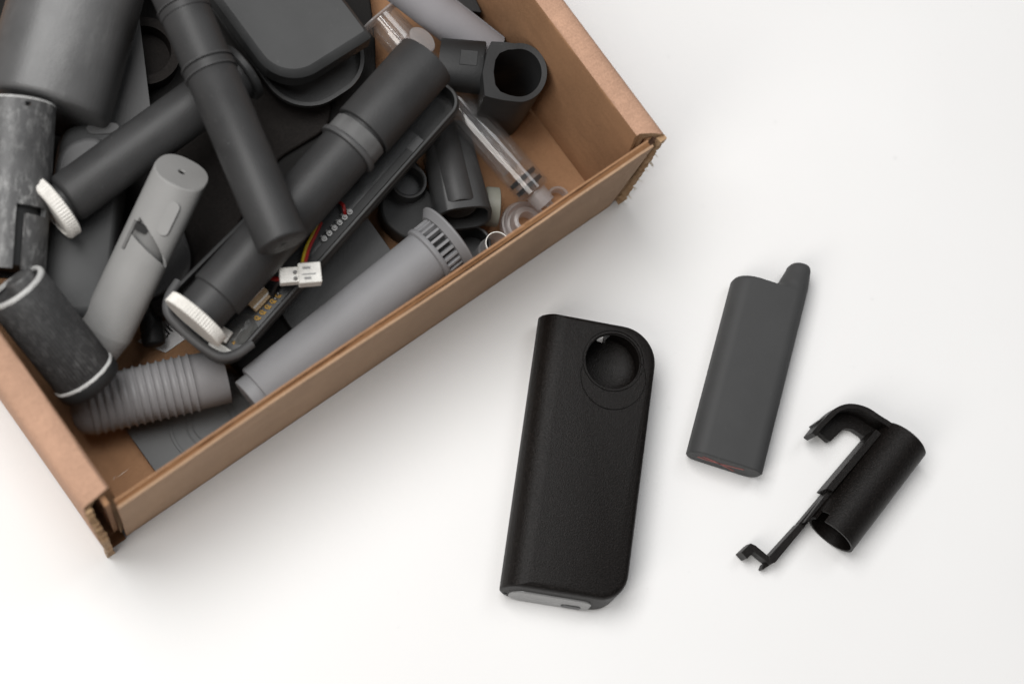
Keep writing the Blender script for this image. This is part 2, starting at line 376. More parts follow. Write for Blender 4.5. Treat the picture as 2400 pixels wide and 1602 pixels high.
# folded-over hollow end walls
def end_wall(side, d_in, d_out, tf):
    def s_of(d): return (LB+d) if side > 0 else -d
    n = 70; TH_ = 0.0034; h = HB+0.0012
    def t_of(d, z):                                         # where the sheet is cut off at the front corner
        k = min(1, max(0, (d-d_in)/(d_out-d_in))); q = 1-min(1, max(0, z/h))
        inner = 0.0085-0.0045*min(1, q/.35)
        outer = (0.0015-0.0025*q) if side > 0 else (0.0075-0.0095*min(1, q*2.2))
        if side < 0: inner = 0.0100-.006*min(1, q/.35)
        return inner*(1-k)+outer*k
    def sect(t, key):
        wv = wob(t, key, 0.0007); w2 = wob(t, key+5, 0.0007)
        out = [(d_out-.0010, 0.0008), (d_out+w2, h*.5), (d_out-.0003, h-.0045), (d_out-.0012, h-.0018), (d_out-.0032, h-.0003), ((d_in+d_out)/2, h+wv*.6),
               (d_in+.0016, h-.0002+wv), (d_in+.0004, h-.0011), (d_in, h-.003), (d_in-w2*.6, h*.5), (d_in+.0006, 0.0045)]
        inn = [(d_in+TH_, 0.0045), (d_in+TH_, h*.5), (d_in+TH_, h-.005), (d_in+TH_+.0007, h-.0040), ((d_in+d_out)/2, h-.0036+wv*.6), (d_out-TH_-.0008, h-.0040), (d_out-TH_, h-.0055), (d_out-TH_, h*.5), (d_out-TH_-.0008, 0.0008)]
        return out+inn
    bm = bmesh.new(); rows = []
    for i in range(n+1):
        f = i/n
        row = []
        for (d, z) in sect(tf+f*(WB-tf), 10+side):
            t0 = t_of(d, z)+random.uniform(-.0007, .0007)*(1 if i == 0 else 0)
            row.append((s_of(d), t0+f*(WB-t0), z))
        rows.append(row)
    loft(rows, bm=bm)
    bm.faces.ensure_lookup_table()
    for f in bm.faces:
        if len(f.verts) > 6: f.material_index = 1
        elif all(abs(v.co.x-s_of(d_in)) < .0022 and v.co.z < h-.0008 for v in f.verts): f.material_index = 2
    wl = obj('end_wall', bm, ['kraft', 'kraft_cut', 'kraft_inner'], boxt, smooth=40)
    # glued tab of the front wall, tucked in the hollow
    t0 = 0.0004
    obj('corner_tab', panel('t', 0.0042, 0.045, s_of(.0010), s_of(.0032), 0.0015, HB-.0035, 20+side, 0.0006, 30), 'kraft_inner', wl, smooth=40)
    # torn corrugated cut along the upright corner
    bm = bmesh.new(); rnd = random.Random(3+side); zc = 0.001
    while zc < h-.004:
        hh = rnd.uniform(.0015, .0060); dd = rnd.uniform(.0, .0006)
        a, b = s_of(d_out-.0002-rnd.uniform(0, .0006)), s_of(d_out-TH_+rnd.uniform(-.0006, .0004))
        tt = t_of(d_out, zc); box(min(a, b), max(a, b), tt-.0006-dd, tt+.0012, zc, min(zc+hh, h-.003), bm=bm); zc += hh*rnd.uniform(1.0, 1.15)
    for v in bm.verts: v.co += Vector((rnd.uniform(-1, 1), rnd.uniform(-1, 1), rnd.uniform(-1, 1)))*.00035
    obj('torn_edge', bm, 'kraft_cut', wl, smooth=0)
    bm = bmesh.new()
    for k in range(16):
        z = rnd.uniform(.002, h*.8); s = s_of(d_out-rnd.uniform(-.0003, .0012)); L_ = rnd.uniform(.0008, .0042); wd = rnd.uniform(.0003, .0014)
        a = rnd.uniform(-.6, .6); q = s_of(d_out+.001)-s_of(d_out)
        tt = t_of(d_out, z); v = [bm.verts.new(p) for p in ((s, tt-.0002, z), (s+q*rnd.uniform(-.2, .8), tt-L_, z+a*L_), (s+q*.3, tt-L_*.7, z+wd+a*L_), (s, tt-.0002, z+wd))]
        bm.faces.new(v); 
    bmesh.ops.solidify(bm, geom=bm.faces[:], thickness=.0001)
    f_ = obj('torn_paper', bm, 'paper_fibre', wl, smooth=0); f_['kind'] = 'stuff'
end_wall(1, -0.0040, 0.0085, 0.0002)
end_wall(-1, -0.0025, 0.0115, -0.0012)
for q0, q1, wd in (((271, 1120), (304, 1097), 1.0), ((294, 1155), (327, 1134), 1.3), ((342, 1122), (358, 1112), .9), ((305, 1150), (318, 1141), .7), ((264, 1126), (272, 1112), .7)):
    a, b = (MB_.inverted() @ P(*q, .0041) for q in (q0, q1)); d = (b-a).normalized(); n = Vector((-d.y, d.x, 0))*wd*.0001
    obj('scuff_mark', loft([[tuple(Vector((p.x, p.y, z))) for p in (a, a+(b-a)*.5-n, b, a+(b-a)*.5+n)] for z in (.0038, .00406)]), 'paper_fibre', boxt, smooth=0)
obj('hollow_shade_strip', box(-.0078, -.0002, -.0008, .0041, .0006, .0022), 'kraft_core', boxt, smooth=0)  # added dark strip, hides the bright table so the corner hollow reads shaded
obj('back_wall', box(-.004, LB+.004, WB, WB+.004, .0006, HB), 'kraft', boxt, smooth=0)

# ================================================================== things on the table
def case_body(Wd, Ln, Ht, rl, cham, rads, m=10, slant=.0035):
    """hand-held shell: one long side fully rounded, the other long side and the ends chamfered"""
    rings = []
    zs = [Ht*.5*(1-math.cos(math.pi*k/(2*m)))*1.0 for k in range(2*m+1)]
    zs = sorted(set([round(Ht*(1-math.cos(math.pi*k/m))/2, 6) for k in range(m+1)] + [cham*.45, cham, Ht-cham, Ht-cham*.45]))
    for z in zs:
        c = Ht/2; dl = rl*(1-math.sqrt(max(0, 1-((z-c)/c)**2)))
        if z > Ht-cham: dr = cham*(1-math.sqrt(max(0, 1-((z-(Ht-cham))/cham)**2)))
        elif z < cham: dr = cham*(1-math.sqrt(max(0, 1-((cham-z)/cham)**2)))
        else: dr = 0
        rings.append([(x, y, z) for x, y in rrect(dl, Wd-dr, dr*.8+slant*(z/Ht-.5), Ln-dr*.6, [max(.0012-dr, .0003), rads[0]-dr*.7, rads[1]-dr*.7, max(.0012-dr, .0003)], 12)])
    return loft(rings)

# --- black shell with round opening
ZT = 0.024
pBL, pTL = P(1166, 1400, .012), P(1260, 771, .012)
xdir = None
yv = (P(1259, 762, .012)-P(1170, 1380, .012)); Ln = yv.length
xv = Vector((yv.y, -yv.x, 0))
org = P(1170, 1380, .012); org.z = 0.0002
Mc = frame(org, org+xv)
Wd = 0.0556; Ln = 0.1275; SL = .0035
ct = thing('inhaler_shell', 'large black textured handheld shell with a round hole, lying flat', 'shell', Mc)
bm = case_body(Wd, Ln, ZT, .0118, .0030, (.0125, .0168), slant=SL)
Mi = Mc.inverted()
hc = Mi @ P(1437, 846, ZT); hr = 67.5*S(1437, 846, ZT)
cutr = bmesh.new()      # dished bore
prof = [(ZT+.004, 0), (ZT+.004, hr), (ZT-.0012, hr), (ZT-.0012, hr-.0005), (ZT-.0030, hr-.0005), (ZT-.0030, hr+.0006), (.0085, hr+.0006), (.0068, hr*.95), (.0048, hr*.6), (.0040, 0)]
lathe(prof, 72, bm=cutr)
bmesh.ops.rotate(cutr, verts=cutr.verts, matrix=Matrix.Rotation(R(-90), 3, 'Y'))
bmesh.ops.translate(cutr, verts=cutr.verts, vec=(hc.x, hc.y, 0))
me = boolean(bm, cutr)
def upring(cx, cy, ri, ro, z0, z1, seg=72):
    b = lathe([(z0, ri), (z0, ro), (z1, ro), (z1, ri)], seg, closed=True)
    bmesh.ops.rotate(b, verts=b.verts, matrix=Matrix.Rotation(R(-90), 3, 'Y'))
    bmesh.ops.translate(b, verts=b.verts, vec=(cx, cy, 0)); return b
me = boolean(me, upring(hc.x, hc.y, hr+.0007, hr+.0013, ZT-.0007, ZT+.002))
gc = Mi @ P(1437, 884, ZT)
gz = upring(gc.x, gc.y, hr+.0016, hr+.0023, ZT-.0008, ZT+.002)
bmesh.ops.bisect_plane(gz, geom=gz.verts[:]+gz.edges[:]+gz.faces[:], plane_co=(hc.x, hc.y+.001, 0), plane_no=(0, 1, 0), clear_outer=True)
bmesh.ops.holes_fill(gz, edges=gz.edges[:], sides=8)
me = boolean(me, gz)
sl = Mi @ P(1420, 789, .018)
me = boolean(me, box(sl.x-.0024, sl.x+.0020, hc.y+hr*.93, Ln+.01, -.01, .0205))
obj('shell_body', me, 'nylon', ct, smooth=32)
# pale end plate with socket
def end_profile(w0, w1, z0, z1, rl, rr, n=10): return rrect(w0, w1, z0, z1, [rl, rr, rr, rl], n)
def plateY(x0, x1, z0, z1, rl, rr, y0, y1):
    pr = end_profile(x0, x1, z0, z1, rl, rr); return loft([[(x, y+SL*(z/ZT-.5), z) for x, z in pr] for y in (y0, y1)])
ep = obj('end_plate', plateY(.0050, Wd-.0130, .0010, ZT-.0085, .0070, .0050, -.0007, .002), 'cap_grey', ct, bevel=.0003)
obj('charging_socket', plateY(.0300, .0390, .0030, .0068, .0018, .0018, -.0010, .0005), 'rubber', ep)
obj('pin_hole', plateY(.0032, .0045, .0050, .0068, .0006, .0006, -.0004, .001), 'rubber', ct)

# --- dark grey block with neck
zc = .009
org = P(1610, 1062, zc); yv = P(1713, 669, zc)-org; yv.z = 0
Mg = frame(Vector((org.x, org.y, .0002)), Vector((org.x, org.y, .0002))+Vector((yv.y, -yv.x, 0)))
gt = thing('device_core', 'dark grey printed block with a short offset neck and red crossed base', 'block', Mg)
Gi = Mg.inverted()
Hk = .0182; yTop = (Gi @ P(1745, 655, zc)).y; yNeck = (Gi @ P(1868, 621, zc)).y; WG = (Gi @ P(1784, 1095, zc)).x+.0004
def stad(y, xl, xr, t, ins=0.0):
    pr = rrect(xl+ins, xr-ins, Hk/2-t/2+ins, Hk/2+t/2-ins, [min(t*.40, (xr-xl)*.5)-ins-1e-4]*4, 10)
    return [(x, y, z) for x, z in pr]
nx0 = (Gi @ P(1826, 660, zc)).x
rg = [stad(0, 0, WG, Hk, .0007), stad(.0007, 0, WG, Hk)]
rg += [stad(yTop*f, 0, WG, Hk) for f in (.2, .5, .8)]
for k in range(7):
    a = R(90*k/6); rg.append(stad(yTop-.0032+.0032*math.sin(a), .0045*(1-math.cos(a)), WG, Hk))
for k in range(1, 9):
    a = R(90*k/8); rg.append(stad(yTop+.0040*(1-math.cos(a)), nx0-.0070+.0070*math.sin(a), WG, Hk-.00008*k))
for k in range(1, 4): rg.append(stad(yTop+.0040+(yNeck-.0040-yTop-.0040)*k/3, nx0+.0022*k/3, WG-.0002*k, Hk-.0007-.0012*k))
for k in range(1, 7):
    a = R(90*k/6); rg.append(stad(yNeck-.0038+.0038*math.sin(a), nx0+.0022+.0040*(1-math.cos(a)), WG-.0006-.0020*(1-math.cos(a)), Hk-.0045-.005*(1-math.cos(a))))
obj('block_body', loft(rg), 'resin_block', gt, smooth=34)
bm = bmesh.new()
def stroke(bm, pts, wd, y=-.00012):
    for a, b in zip(pts, pts[1:]):
        a, b = Vector(a), Vector(b); n = Vector((-(b-a).y, (b-a).x)).normalized()*wd/2
        q = [a+n, a-n, b-n, b+n]; loft([[(p.x, yy, p.y) for p in q] for yy in (y, .0001)], bm=bm)
zz = Hk/2
stroke(bm, [(.007, zz+.0036), (.012, zz+.0020), (.017, zz-.0002), (.022, zz-.0030), (.0245, zz-.0050)], .0014)
stroke(bm, [(.0052, zz-.0002), (.0112, zz-.0002), (.017, zz+.0004), (.0235, zz+.0022), (.0272, zz+.0034)], .0014)
obj('red_cross_mark', bm, 'red_ink', gt, smooth=0, label='thin red hand-drawn cross on the base')

# --- black bracket: sleeve with hook and clip arm
def Q(x, y): return (1550+.2998*x, 900+.2998*y)
bz = .0135
c0, c1 = P(*Q(1330, 1170), .0125), P(*Q(1875, 460), .0125)
rb = 61*S(2030, 1150, .0125)
base = Vector((c0.x, c0.y, 0))
Mk = frame(c0, c1)
bt = thing('clip_bracket', 'black textured bracket of open sleeve, curved hook and long clip arm', 'bracket', base)
Lk = (c1-c0).length
sh = shell([-.0005, .0012, .004, .006, .009]+[.009+(Lk-.009)*k/6 for k in range(1, 7)], 72, lambda x: rb, lambda x: rb-.0012,
           lambda x, t: not ((R(18) < t < R(52)) and x < .0038))
sh.transform(Matrix.Translation(-base) @ Mk)
obj('sleeve', sh, 'nylon', bt, smooth=40)
ec = lathe([(Lk-.0005, 0), (Lk-.0005, rb-.0014), (Lk-.0005, rb), (Lk+.0022, rb), (Lk+.0030, rb-.0010), (Lk+.0030, 0)], 64)
ec.transform(Matrix.Translation(-base) @ Mk); obj('sleeve_end', ec, 'nylon', bt, smooth=40)
def ribbon(pts, wd):                                       # outline of a band along a pixel path
    q = []
    for i, p in enumerate(pts):
        p = Vector(p); t = (Vector(pts[min(i+1, len(pts)-1)])-Vector(pts[max(i-1, 0)])).normalized(); q.append((p, Vector((-t.y, t.x))))
    return [tuple(p+n*wd/2) for p, n in q]+[tuple(p-n*wd/2) for p, n in reversed(q)]
hook = [Q(*p) for p in ((1905, 420), (1800, 325), (1700, 260), (1620, 207), (1545, 180), (1470, 172), (1400, 190), (1345, 228), (1290, 283), (1240, 335), (1195, 392))]
def smoothpath(pts, n=5):
    o_ = []
    for i in range(len(pts)-1):
        a, b, c, d = (Vector(pts[j]) for j in (max(i-1, 0), i, i+1, min(i+2, len(pts)-1)))
        for k in range(n):
            t = k/n; o_.append(tuple(.5*((2*b)+(c-a)*t+(2*a-5*b+4*c-d)*t*t+(3*b-a-3*c+d)*t**3)))
    return o_+[tuple(pts[-1])]
hk = obj('hook', prism(ribbon(smoothpath(hook), 13), .0060, .0190, base), 'nylon', bt, smooth=40, bevel=.0003)
flo = [Q(*p) for p in ((1790, 470), (1720, 360), (1630, 285), (1540, 235), (1460, 210), (1390, 215), (1320, 245), (1260, 300), (1215, 355), (1260, 400), (1320, 450), (1370, 400), (1430, 340), (1500, 350), (1575, 400), (1600, 450), (1660, 540))]
obj('hook_flange', prism(rpoly(flo, 5), .0012, .0066, base), 'nylon', hk, smooth=40, bevel=.0003)
obj('hook_tooth', prism([Q(*p) for p in ((1310, 232), (1280, 250), (1205, 303), (1222, 325), (1250, 322), (1310, 275))], .0050, .0150, base), 'nylon', hk, smooth=0, bevel=.0003)
rail = [Q(*p) for p in ((1680, 350), (1725, 385), (1345, 838), (1310, 825), (1285, 815))]
obj('rail', prism(rail, .0050, .0185, base), 'nylon', bt, smooth=0, bevel=.0003)
obj('rail_web', prism([Q(*p) for p in ((1310, 825), (1350, 835), (1160, 1060), (1115, 1080))], .0050, .0150, base), 'nylon', bt, smooth=0, bevel=.0003)
arm = [Q(*p) for p in ((1085, 1080), (1132, 1100), (893, 1390), (850, 1405), (838, 1350))]
obj('arm', prism(arm, .0012, .0105, base), 'nylon', bt, smooth=0, bevel=.0004)
obj('arm_link', prism([Q(*p) for p in ((1300, 822), (1345, 838), (1130, 1100), (1084, 1080))], .0030, .0104, base), 'nylon', bt, smooth=0, bevel=.0003)
foot = [Q(*p) for p in ((890, 1385), (850, 1405), (680, 1270), (698, 1240), (738, 1258))]
ft = obj('clip_foot', prism(foot, .0022, .0102, base), 'nylon', bt, smooth=0, bevel=.0003)
obj('clip_end', prism([Q(*p) for p in ((625, 1312), (695, 1246), (728, 1270), (722, 1310), (672, 1362))], .0004, .0100, base), 'nylon', ft, smooth=0, bevel=.0003)
obj('clip_tooth', prism([Q(*p) for p in ((880, 1390), (858, 1372), (800, 1405), (785, 1440), (800, 1447), (820, 1430))], .0004, .0062, base), 'nylon', ft, smooth=0, bevel=.0002)

# ================================================================== things in the box
def tube(name, label, cat, a, b, group=None, roll=0):
    p0, p1 = P(*a), P(*b); M = frame(p0, p1)
    if roll: M = M @ Matrix.Rotation(R(roll), 4, 'X')
    t = thing(name, label, cat, M, group)
    mid = tuple((a[k]+b[k])/2 for k in range(3)); return t, (p1-p0).length, S(*mid)
mm = .001
# --- floor plate with round relief
F_ = P(440, 1060, .007); F_.z = .0042
pl = thing('relief_plate', 'flat mid grey plate with concentric circle relief on the box floor', 'plate', F_)
obj('plate', prism(rpoly([(296, 1008), (378, 1124), (640, 985), (560, 880), (440, 840)], 3), .0044, .0074, F_), 'resin_plate', pl, smooth=0, bevel=.0003)
cc = P(497, 990, .0074)-F_
for r0, r1, z in ((92, 101, .0004), (58, 62, .0003), (44, 47, .0003)):
    s_ = S(497, 990, .0074); b = lathe([(0, r0*s_), (z, (r0+1)*s_), (z, (r1-1)*s_), (0, r1*s_)], 72, closed=True)
    bmesh.ops.rotate(b, verts=b.verts, matrix=Matrix.Rotation(R(-90), 3, 'Y')); bmesh.ops.translate(b, verts=b.verts, vec=(cc.x, cc.y, .0074-F_.z))
    obj('relief_ring', b, 'resin_plate', pl, smooth=40)
# --- printed card
G_ = P(400, 790, .0046)
pc = thing('printed_card', 'small white printed paper card under the grey hose', 'card', G_)
obj('paper_sheet', prism([(322, 800), (405, 735), (470, 770), (388, 826)], .0042, .0045, G_), 'paper', pc, smooth=0)
tx = bpy.data.curves.new('lettering', 'FONT'); tx.body = 'un'; tx.size = .0082; tx.extrude = .00003
to = bpy.data.objects.new('tmp', tx); COL.objects.link(to); bpy.context.view_layer.update()
tme = bpy.data.meshes.new_from_object(to.evaluated_get(bpy.context.evaluated_depsgraph_get())); bpy.data.objects.remove(to)
lo = obj('lettering', tme, 'ink', pc, smooth=0)
lo.location = P(386, 795, .0046)-G_ + Vector((0, 0, .00008)); lo.rotation_euler = (0, 0, R(48))
# --- black rounded grip lying by the card
t, L_, s = tube('rounded_grip', 'black rounded stub half hidden behind the pale slotted tube', 'stub', (348, 700, .0125), (362, 812, .0125))
obj('grip_body', lathe([(0, 0), (0, 26*s), (L_-14*s, 28*s), (L_-6*s, 25*s), (L_-1*s, 17*s), (L_, 0)], 40), 'resin_black', t)
# --- dark textured shell at the bottom of the pile
def rect_body(name, label, cat, pts, z0, z1, mat, rad=10, bev=.002, seg=4, group=None):
    o0 = P(sum(p[0] for p in pts)/len(pts), sum(p[1] for p in pts)/len(pts), z1); o0.z = z0
    t = thing(name, label, cat, o0, group)
    return t, obj('body', prism(rpoly(pts, rad, 8), z0, z1, o0), mat, t, smooth=50, bevel=bev, segs=seg)
rect_body('textured_shell', 'dark brownish black textured flat shell deep under the crossed tubes', 'shell', [(560, 160), (780, 230), (770, 300), (650, 372), (560, 520), (545, 600), (440, 735), (360, 745), (330, 640), (420, 330)], .0180, .0210, 'nylon_old', 30, .0012)
rect_body('gap_shade_sheet', 'added flat black sheet standing in for the shade beneath the tangle of tubes', 'cover', [(-60, -150), (850, -150), (880, 90), (885, 330), (866, 480), (850, 630), (600, 900), (540, 840), (430, 705), (330, 660), (230, 600), (-60, 560)], .0042, .0178, 'gap_shade_black', 30, .001)  # added sheet, its black colour stands in for shade between the tubes
# --- dark rounded plates
t, b = rect_body('rounded_plate', 'dark grey plate with rounded corner showing beside pale slotted tube', 'plate', [(290, 600), (395, 500), (425, 520), (452, 600), (440, 655), (345, 705)], .0215, .0260, 'resin_mid', 30, .0012)
rect_body('ridged_plate', 'flat grey plate with fine ridges between circuit tray and vented tube', 'plate', [(770, 450), (858, 505), (918, 588), (690, 778), (660, 735), (620, 640)], .0180, .0205, 'resin_ridged', 3, .0004)
t, b = rect_body('wedge_plate', 'thin grey tapered plate with pale edge beside the big tube', 'plate', [(324, 20), (352, 250), (310, 350), (215, 340)], .0300, .0345, 'resin_mid', 4, .0006)
# --- big grey body under the capped tube
VZ = .046
o0 = P(190, 520, VZ); o0.z = .0182
t = thing('capsule_body', 'wide grey rounded body with domed end and oval recess under capped tube', 'body', o0)
out = rpoly([(128, 330), (150, 285), (215, 275), (285, 290), (300, 340), (262, 700), (215, 760), (95, 740), (88, 640)], [20, 30, 60, 30, 30, 30, 60, 30, 30], 8)
cx = sum(p[0] for p in out)/len(out); cy = sum(p[1] for p in out)/len(out)
rings = []
for z, k in ((.0182, .92), (.021, .98), (.028, 1.0), (.036, .985), (.041, .95), (.044, .90), (.0455, .84), (.046, .76)):
    rings.append([tuple(Vector((P(cx+(x-cx)*k, cy+(y-cy)*(1-(1-k)*.55), VZ).x, P(cx+(x-cx)*k, cy+(y-cy)*(1-(1-k)*.55), VZ).y, z))-o0) for x, y in out])
obj('body', loft(rings), 'resin_case', t, smooth=60)
pr = rpoly([(196, 297), (222, 284), (276, 286), (284, 300), (262, 314), (210, 316)], 12, 6)
obj('oval_recess', prism(pr, .036, .0466, o0), 'resin_mid', t, smooth=40, bevel=.0006)
t2, b2 = rect_body('domed_cover', 'grey domed cover with pale curved rim under the white capped tube', 'cover', [(120, 430), (134, 345), (196, 314), (250, 322), (225, 400), (150, 470)], .0400, .0520, 'resin_mid', 50, .0035, 6)
# --- upright dark textured cup
p0, p1 = P(340, 140, .0182), P(340, 140, .0182)+Vector((0, 0, .011)); s = S(340, 140, .03)
t = thing('textured_cup', 'dark textured round cup standing behind the long jointed tube', 'cup', frame(p0, p1, (1, 0, 0)))
obj('cup_wall', lathe([(0, 0), (0, 80*s), (.011, 84*s), (.011, 62*s), (.003, 58*s), (.003, 0)], 56), 'nylon_old', t)
# --- big grey tube
t, L_, s = tube('large_tube', 'large smooth grey tube with wide pale highlight, the thickest in box', 'tube', (259, -285, .050), (103, 268, .046))
r = 148*s
obj('tube_body', lathe([(0, 0), (0, r), (L_-.003, r), (L_-.001, r-.0008), (L_, r-.0025), (L_, 0)], 72, pw=2.5), 'resin_big', t, smooth=40)
# --- scratched tube with slot
t, L_, s = tube('scratched_tube', 'pale scratched grey open tube with long notched slot', 'tube', (40, 246, .066), (14, 640, .058))
r = 90*s
xs = [L_*k/40 for k in range(41)]
def kp(x, th):
    a = math.degrees(th) % 360
    if 60 <= a <= 76 and x > L_*.62: return False
    if 20 < a < 76 and L_*.62 < x < L_*.665: return False
    if 62 < a < 72 and L_*.035 < x < L_*.06: return False
    return True
obj('tube_wall', shell(xs, 120, lambda x: r, lambda x: r-.0022, kp), 'resin_scratched', t, smooth=40)
obj('inner_core', lathe([(.004, 0), (.004, r*.82), (L_-.002, r*.82), (L_-.002, 0)], 48), 'resin_black', t)
obj('worn_rim', lathe([(-.0004, r-.0020), (-.0004, r-.0002), (.0006, r+.00015), (.0006, r-.0020)], 96, closed=True, mod=lambda th, x, i: 1+.006*noise.noise((math.cos(th)*9, math.sin(th)*9, i))), 'resin_worn', t)
# --- white-capped dark tube (with flange)
t, L_, s = tube('capped_tube', 'dark grey tube with ridged white screw cap and far flange', 'tube', (150, 471, .0615), (573, 164, .0605))
r = 61*s
obj('tube_body', lathe([(-12*s, 0), (-12*s, 46*s), (2*s, 46*s), (3*s, 50*s), (6*s, 56*s), (14*s, r), (L_-20*s, r), (L_-20*s, 0)], 64), 'resin_dark', t, smooth=40)
fl = obj('flange', lathe([(L_-20*s, 0), (L_-20*s, 70*s), (L_-16*s, 74*s), (L_-4*s, 74*s), (L_, 70*s), (L_+2*s, 60*s), (L_+2*s, 0)], 64), 'resin_dark2', t)
def knurl(n, d): return lambda th, x, i: 1+d*(math.cos(n*th))
cp = obj('screw_cap', lathe([(-40*s, 0), (-38*s, 58*s), (-39*s, 63*s), (-43*s, 66*s), (-42*s, 74*s), (-38*s, 78*s), (-14*s, 79*s), (-11*s, 75*s), (-11*s, 0)], 240, mod=lambda th, x, i: 1+(.012*math.cos(60*th) if i in (5, 6) else 0)), 'white_knurl', t, smooth=28, label='round white cap with ridged edge')
# --- pale slotted tube
t, L_, s = tube('slotted_tube', 'pale whitish translucent flat tube with cut clip tongue and end hole', 'tube', (437, 380, .0755), (226, 822, .0335))
r = 64*s
nx = 240; xs = [L_*k/nx for k in range(nx+1)]
def prof_r(x):
    d = L_-x
    if x < .0012: return r*(.965+.035*math.sqrt(max(0, 1-((.0012-x)/.0012)**2)))
    return r*(1 if d > .010 else .80+.2*d/.010)
def kp(x, th):
    a = math.degrees(th) % 360     # 90 = upper side, about 150 toward picture left
    u = x/L_
    f = (124-a)/110
    if 14 < a < 124 and .31+.165*f**1.2 < u < .40+.085*f: return False
    if 122 < a < 133 and .335 < u < .485: return False
    return True
def slope(bm, zr):                                          # the pale tube is cut off at a slant
    for v in bm.verts: v.co.x += max(0, 1-max(v.co.x, 0)/.02)*.55*(v.co.z+zr)
    return bm
sb = shell(xs, 280, prof_r, lambda x: prof_r(x)-.0016, kp, sz=.74, pw=2.35)
obj('tube_wall', slope(sb, r*.74), 'resin_pale', t, smooth=40)
h = lathe([(-.0002, 9*s), (-.0002, r*.96), (.0008, r*.96), (.0008, 9*s)], 64, sz=.74, pw=2.35, closed=True)
obj('end_disc', slope(h, r*.74), 'resin_pale', t)
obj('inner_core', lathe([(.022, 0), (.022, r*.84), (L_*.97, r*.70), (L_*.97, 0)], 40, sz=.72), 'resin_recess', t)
obj('slot_shade', loft([[(x, y, z) for x, y in rrect(L_*.338, L_*.374, -r*.60, -r*.10, .0010, 4)] for z in (r*.50, r*.66)]), 'ink', t, smooth=0)  # black slab paints the shade inside the slot
tg = rrect(L_*.17, L_*.34, r*.18, r*.62, .003, 6)
obj('raised_panel', loft([[(x, y, z) for x, y in tg] for z in (r*.55, r*.735)]), 'resin_pale', t, smooth=40, bevel=.0004)
# --- ribbed hose
t, L_, s = tube('ribbed_hose', 'light grey corrugated hose piece with smooth cut end on plate', 'hose', (166, 962, .0215), (530, 879, .0225))
r = 66*s; prof = [(0, 0), (.5*s, 30*s), (6*s, 48*s), (18*s, 60*s), (34*s, r)]
x = 40*s; pitch = 18.4*s
while x < L_-72*s:
    prof += [(x, r), (x+4*s, r+1*s), (x+6.5*s, r+5.0*s), (x+9*s, r+5.4*s), (x+11.5*s, r+1.5*s)]; x += pitch
prof += [(x+2*s, r), (L_-1.5*s, r), (L_, r-1.5*s), (L_, r-9*s), (L_-60*s, r-9*s), (L_-60*s, 0)]
obj('hose_wall', lathe(prof, 72), 'resin_hose', t, smooth=50)
# --- dark lined cylinder
t, L_, s = tube('lined_cylinder', 'dark scuffed cylinder with fine lengthwise lines and pale worn rims', 'cylinder', (34, 672, .074), (214, 900, .046))
r = 76*s
lines = lambda th, x, i: 1+(.006*math.cos(56*th) if 0 < x < L_-10*s else 0)
obj('cylinder_wall', lathe([(0, r*.86), (0, r*.985), (3*s, r), (L_-34*s, r), (L_-34*s, 0), (10*s, 0), (10*s, r*.86)], 224, mod=None), 'resin_lined', t, smooth=40)
obj('lengthwise_ridge', lathe([(12*s, r*.995), (13*s, r*1.003), (L_-40*s, r*1.003), (L_-39*s, r*.995)], 448, mod=lambda th, x, i: 1+.016*math.cos(60*th), closed=True), 'resin_lined', t, smooth=40)
jag = lambda th, x, i: 1+.012*noise.noise((math.cos(th)*6, math.sin(th)*6, i*.7))
obj('worn_rim', lathe([(-1*s, r*.85), (-2*s, r*.9), (-2*s, r*.98), (2*s, r*1.012), (8*s, r*1.006), (6*s, r*.85)], 120, closed=True, mod=jag), 'resin_worn', t, label='pale worn rim at the open end')
obj('collar', lathe([(L_-34*s, 0), (L_-34*s, r*1.02), (L_-30*s, r*1.05), (L_-8*s, r*1.05), (L_, r*1.0), (L_+1*s, r*.8), (L_+1*s, 0)], 96), 'resin_black', t)
obj('worn_ring', lathe([(L_-38*s, r), (L_-36*s, r*1.035), (L_-32*s, r*1.055), (L_-30*s, r*1.045), (L_-31*s, r)], 120, closed=True, mod=jag), 'resin_worn', t)
co = obj('inner_spindle', lathe([(-16*s, 0), (-16*s, 30*s), (-12*s, 34*s), (9*s, 36*s), (9*s, 0)], 40, off=(0, 18*s, 6*s)), 'resin_scratched', t)
# --- circuit tray
zA, zB = .0375, .0490
p0, p1 = P(446, 798, zA+.010), P(1012, 166, zB+.010)
Mt = frame(p0, p1) @ Matrix.Translation((0, 0, -.010))
tr = thing('circuit_tray', 'long dark rounded open tray carrying a circuit board and tube', 'tray', Mt)
s = S(740, 480, .055); Lt = (p1-p0).length; hw = 112*s; TD = .0125
o1 = rrect(0, Lt, -hw, hw, [.012, .009, .009, .012], 10); o2 = rrect(.0022, Lt-.0022, -hw+.0022, hw-.0022, [.010, .007, .007, .010], 10)
o3 = rrect(.0008, Lt-.0008, -hw+.0008, hw-.0008, [.0115, .0085, .0085, .0115], 10)
adj = lambda pts: [(x, y if y < 0 else y*(1-.36*min(1, max(0, (x-.012)/(Lt-.024))))) for x, y in pts]
o1, o2, o3 = adj(o1), adj(o2), adj(o3); o4 = adj(rrect(.0012, Lt-.0012, -hw+.0012, hw-.0012, [.011, .008, .008, .011], 10))
obj('tray_wall', loft([[(x, y, z) for x, y in oo] for oo, z in ((o3, 0), (o1, .0010), (o1, TD-.0032), (o1, TD-.0030), (o3, TD-.0022), (o3, TD-.0003), (o4, TD), (o2, TD-.0002), (o2, .0015))], closed=True), 'resin_dark2', tr, smooth=40)
obj('tray_floor', loft([[(x, y, z) for x, y in o2] for z in (.0002, .0016)]), 'resin_dark2', tr, smooth=0)
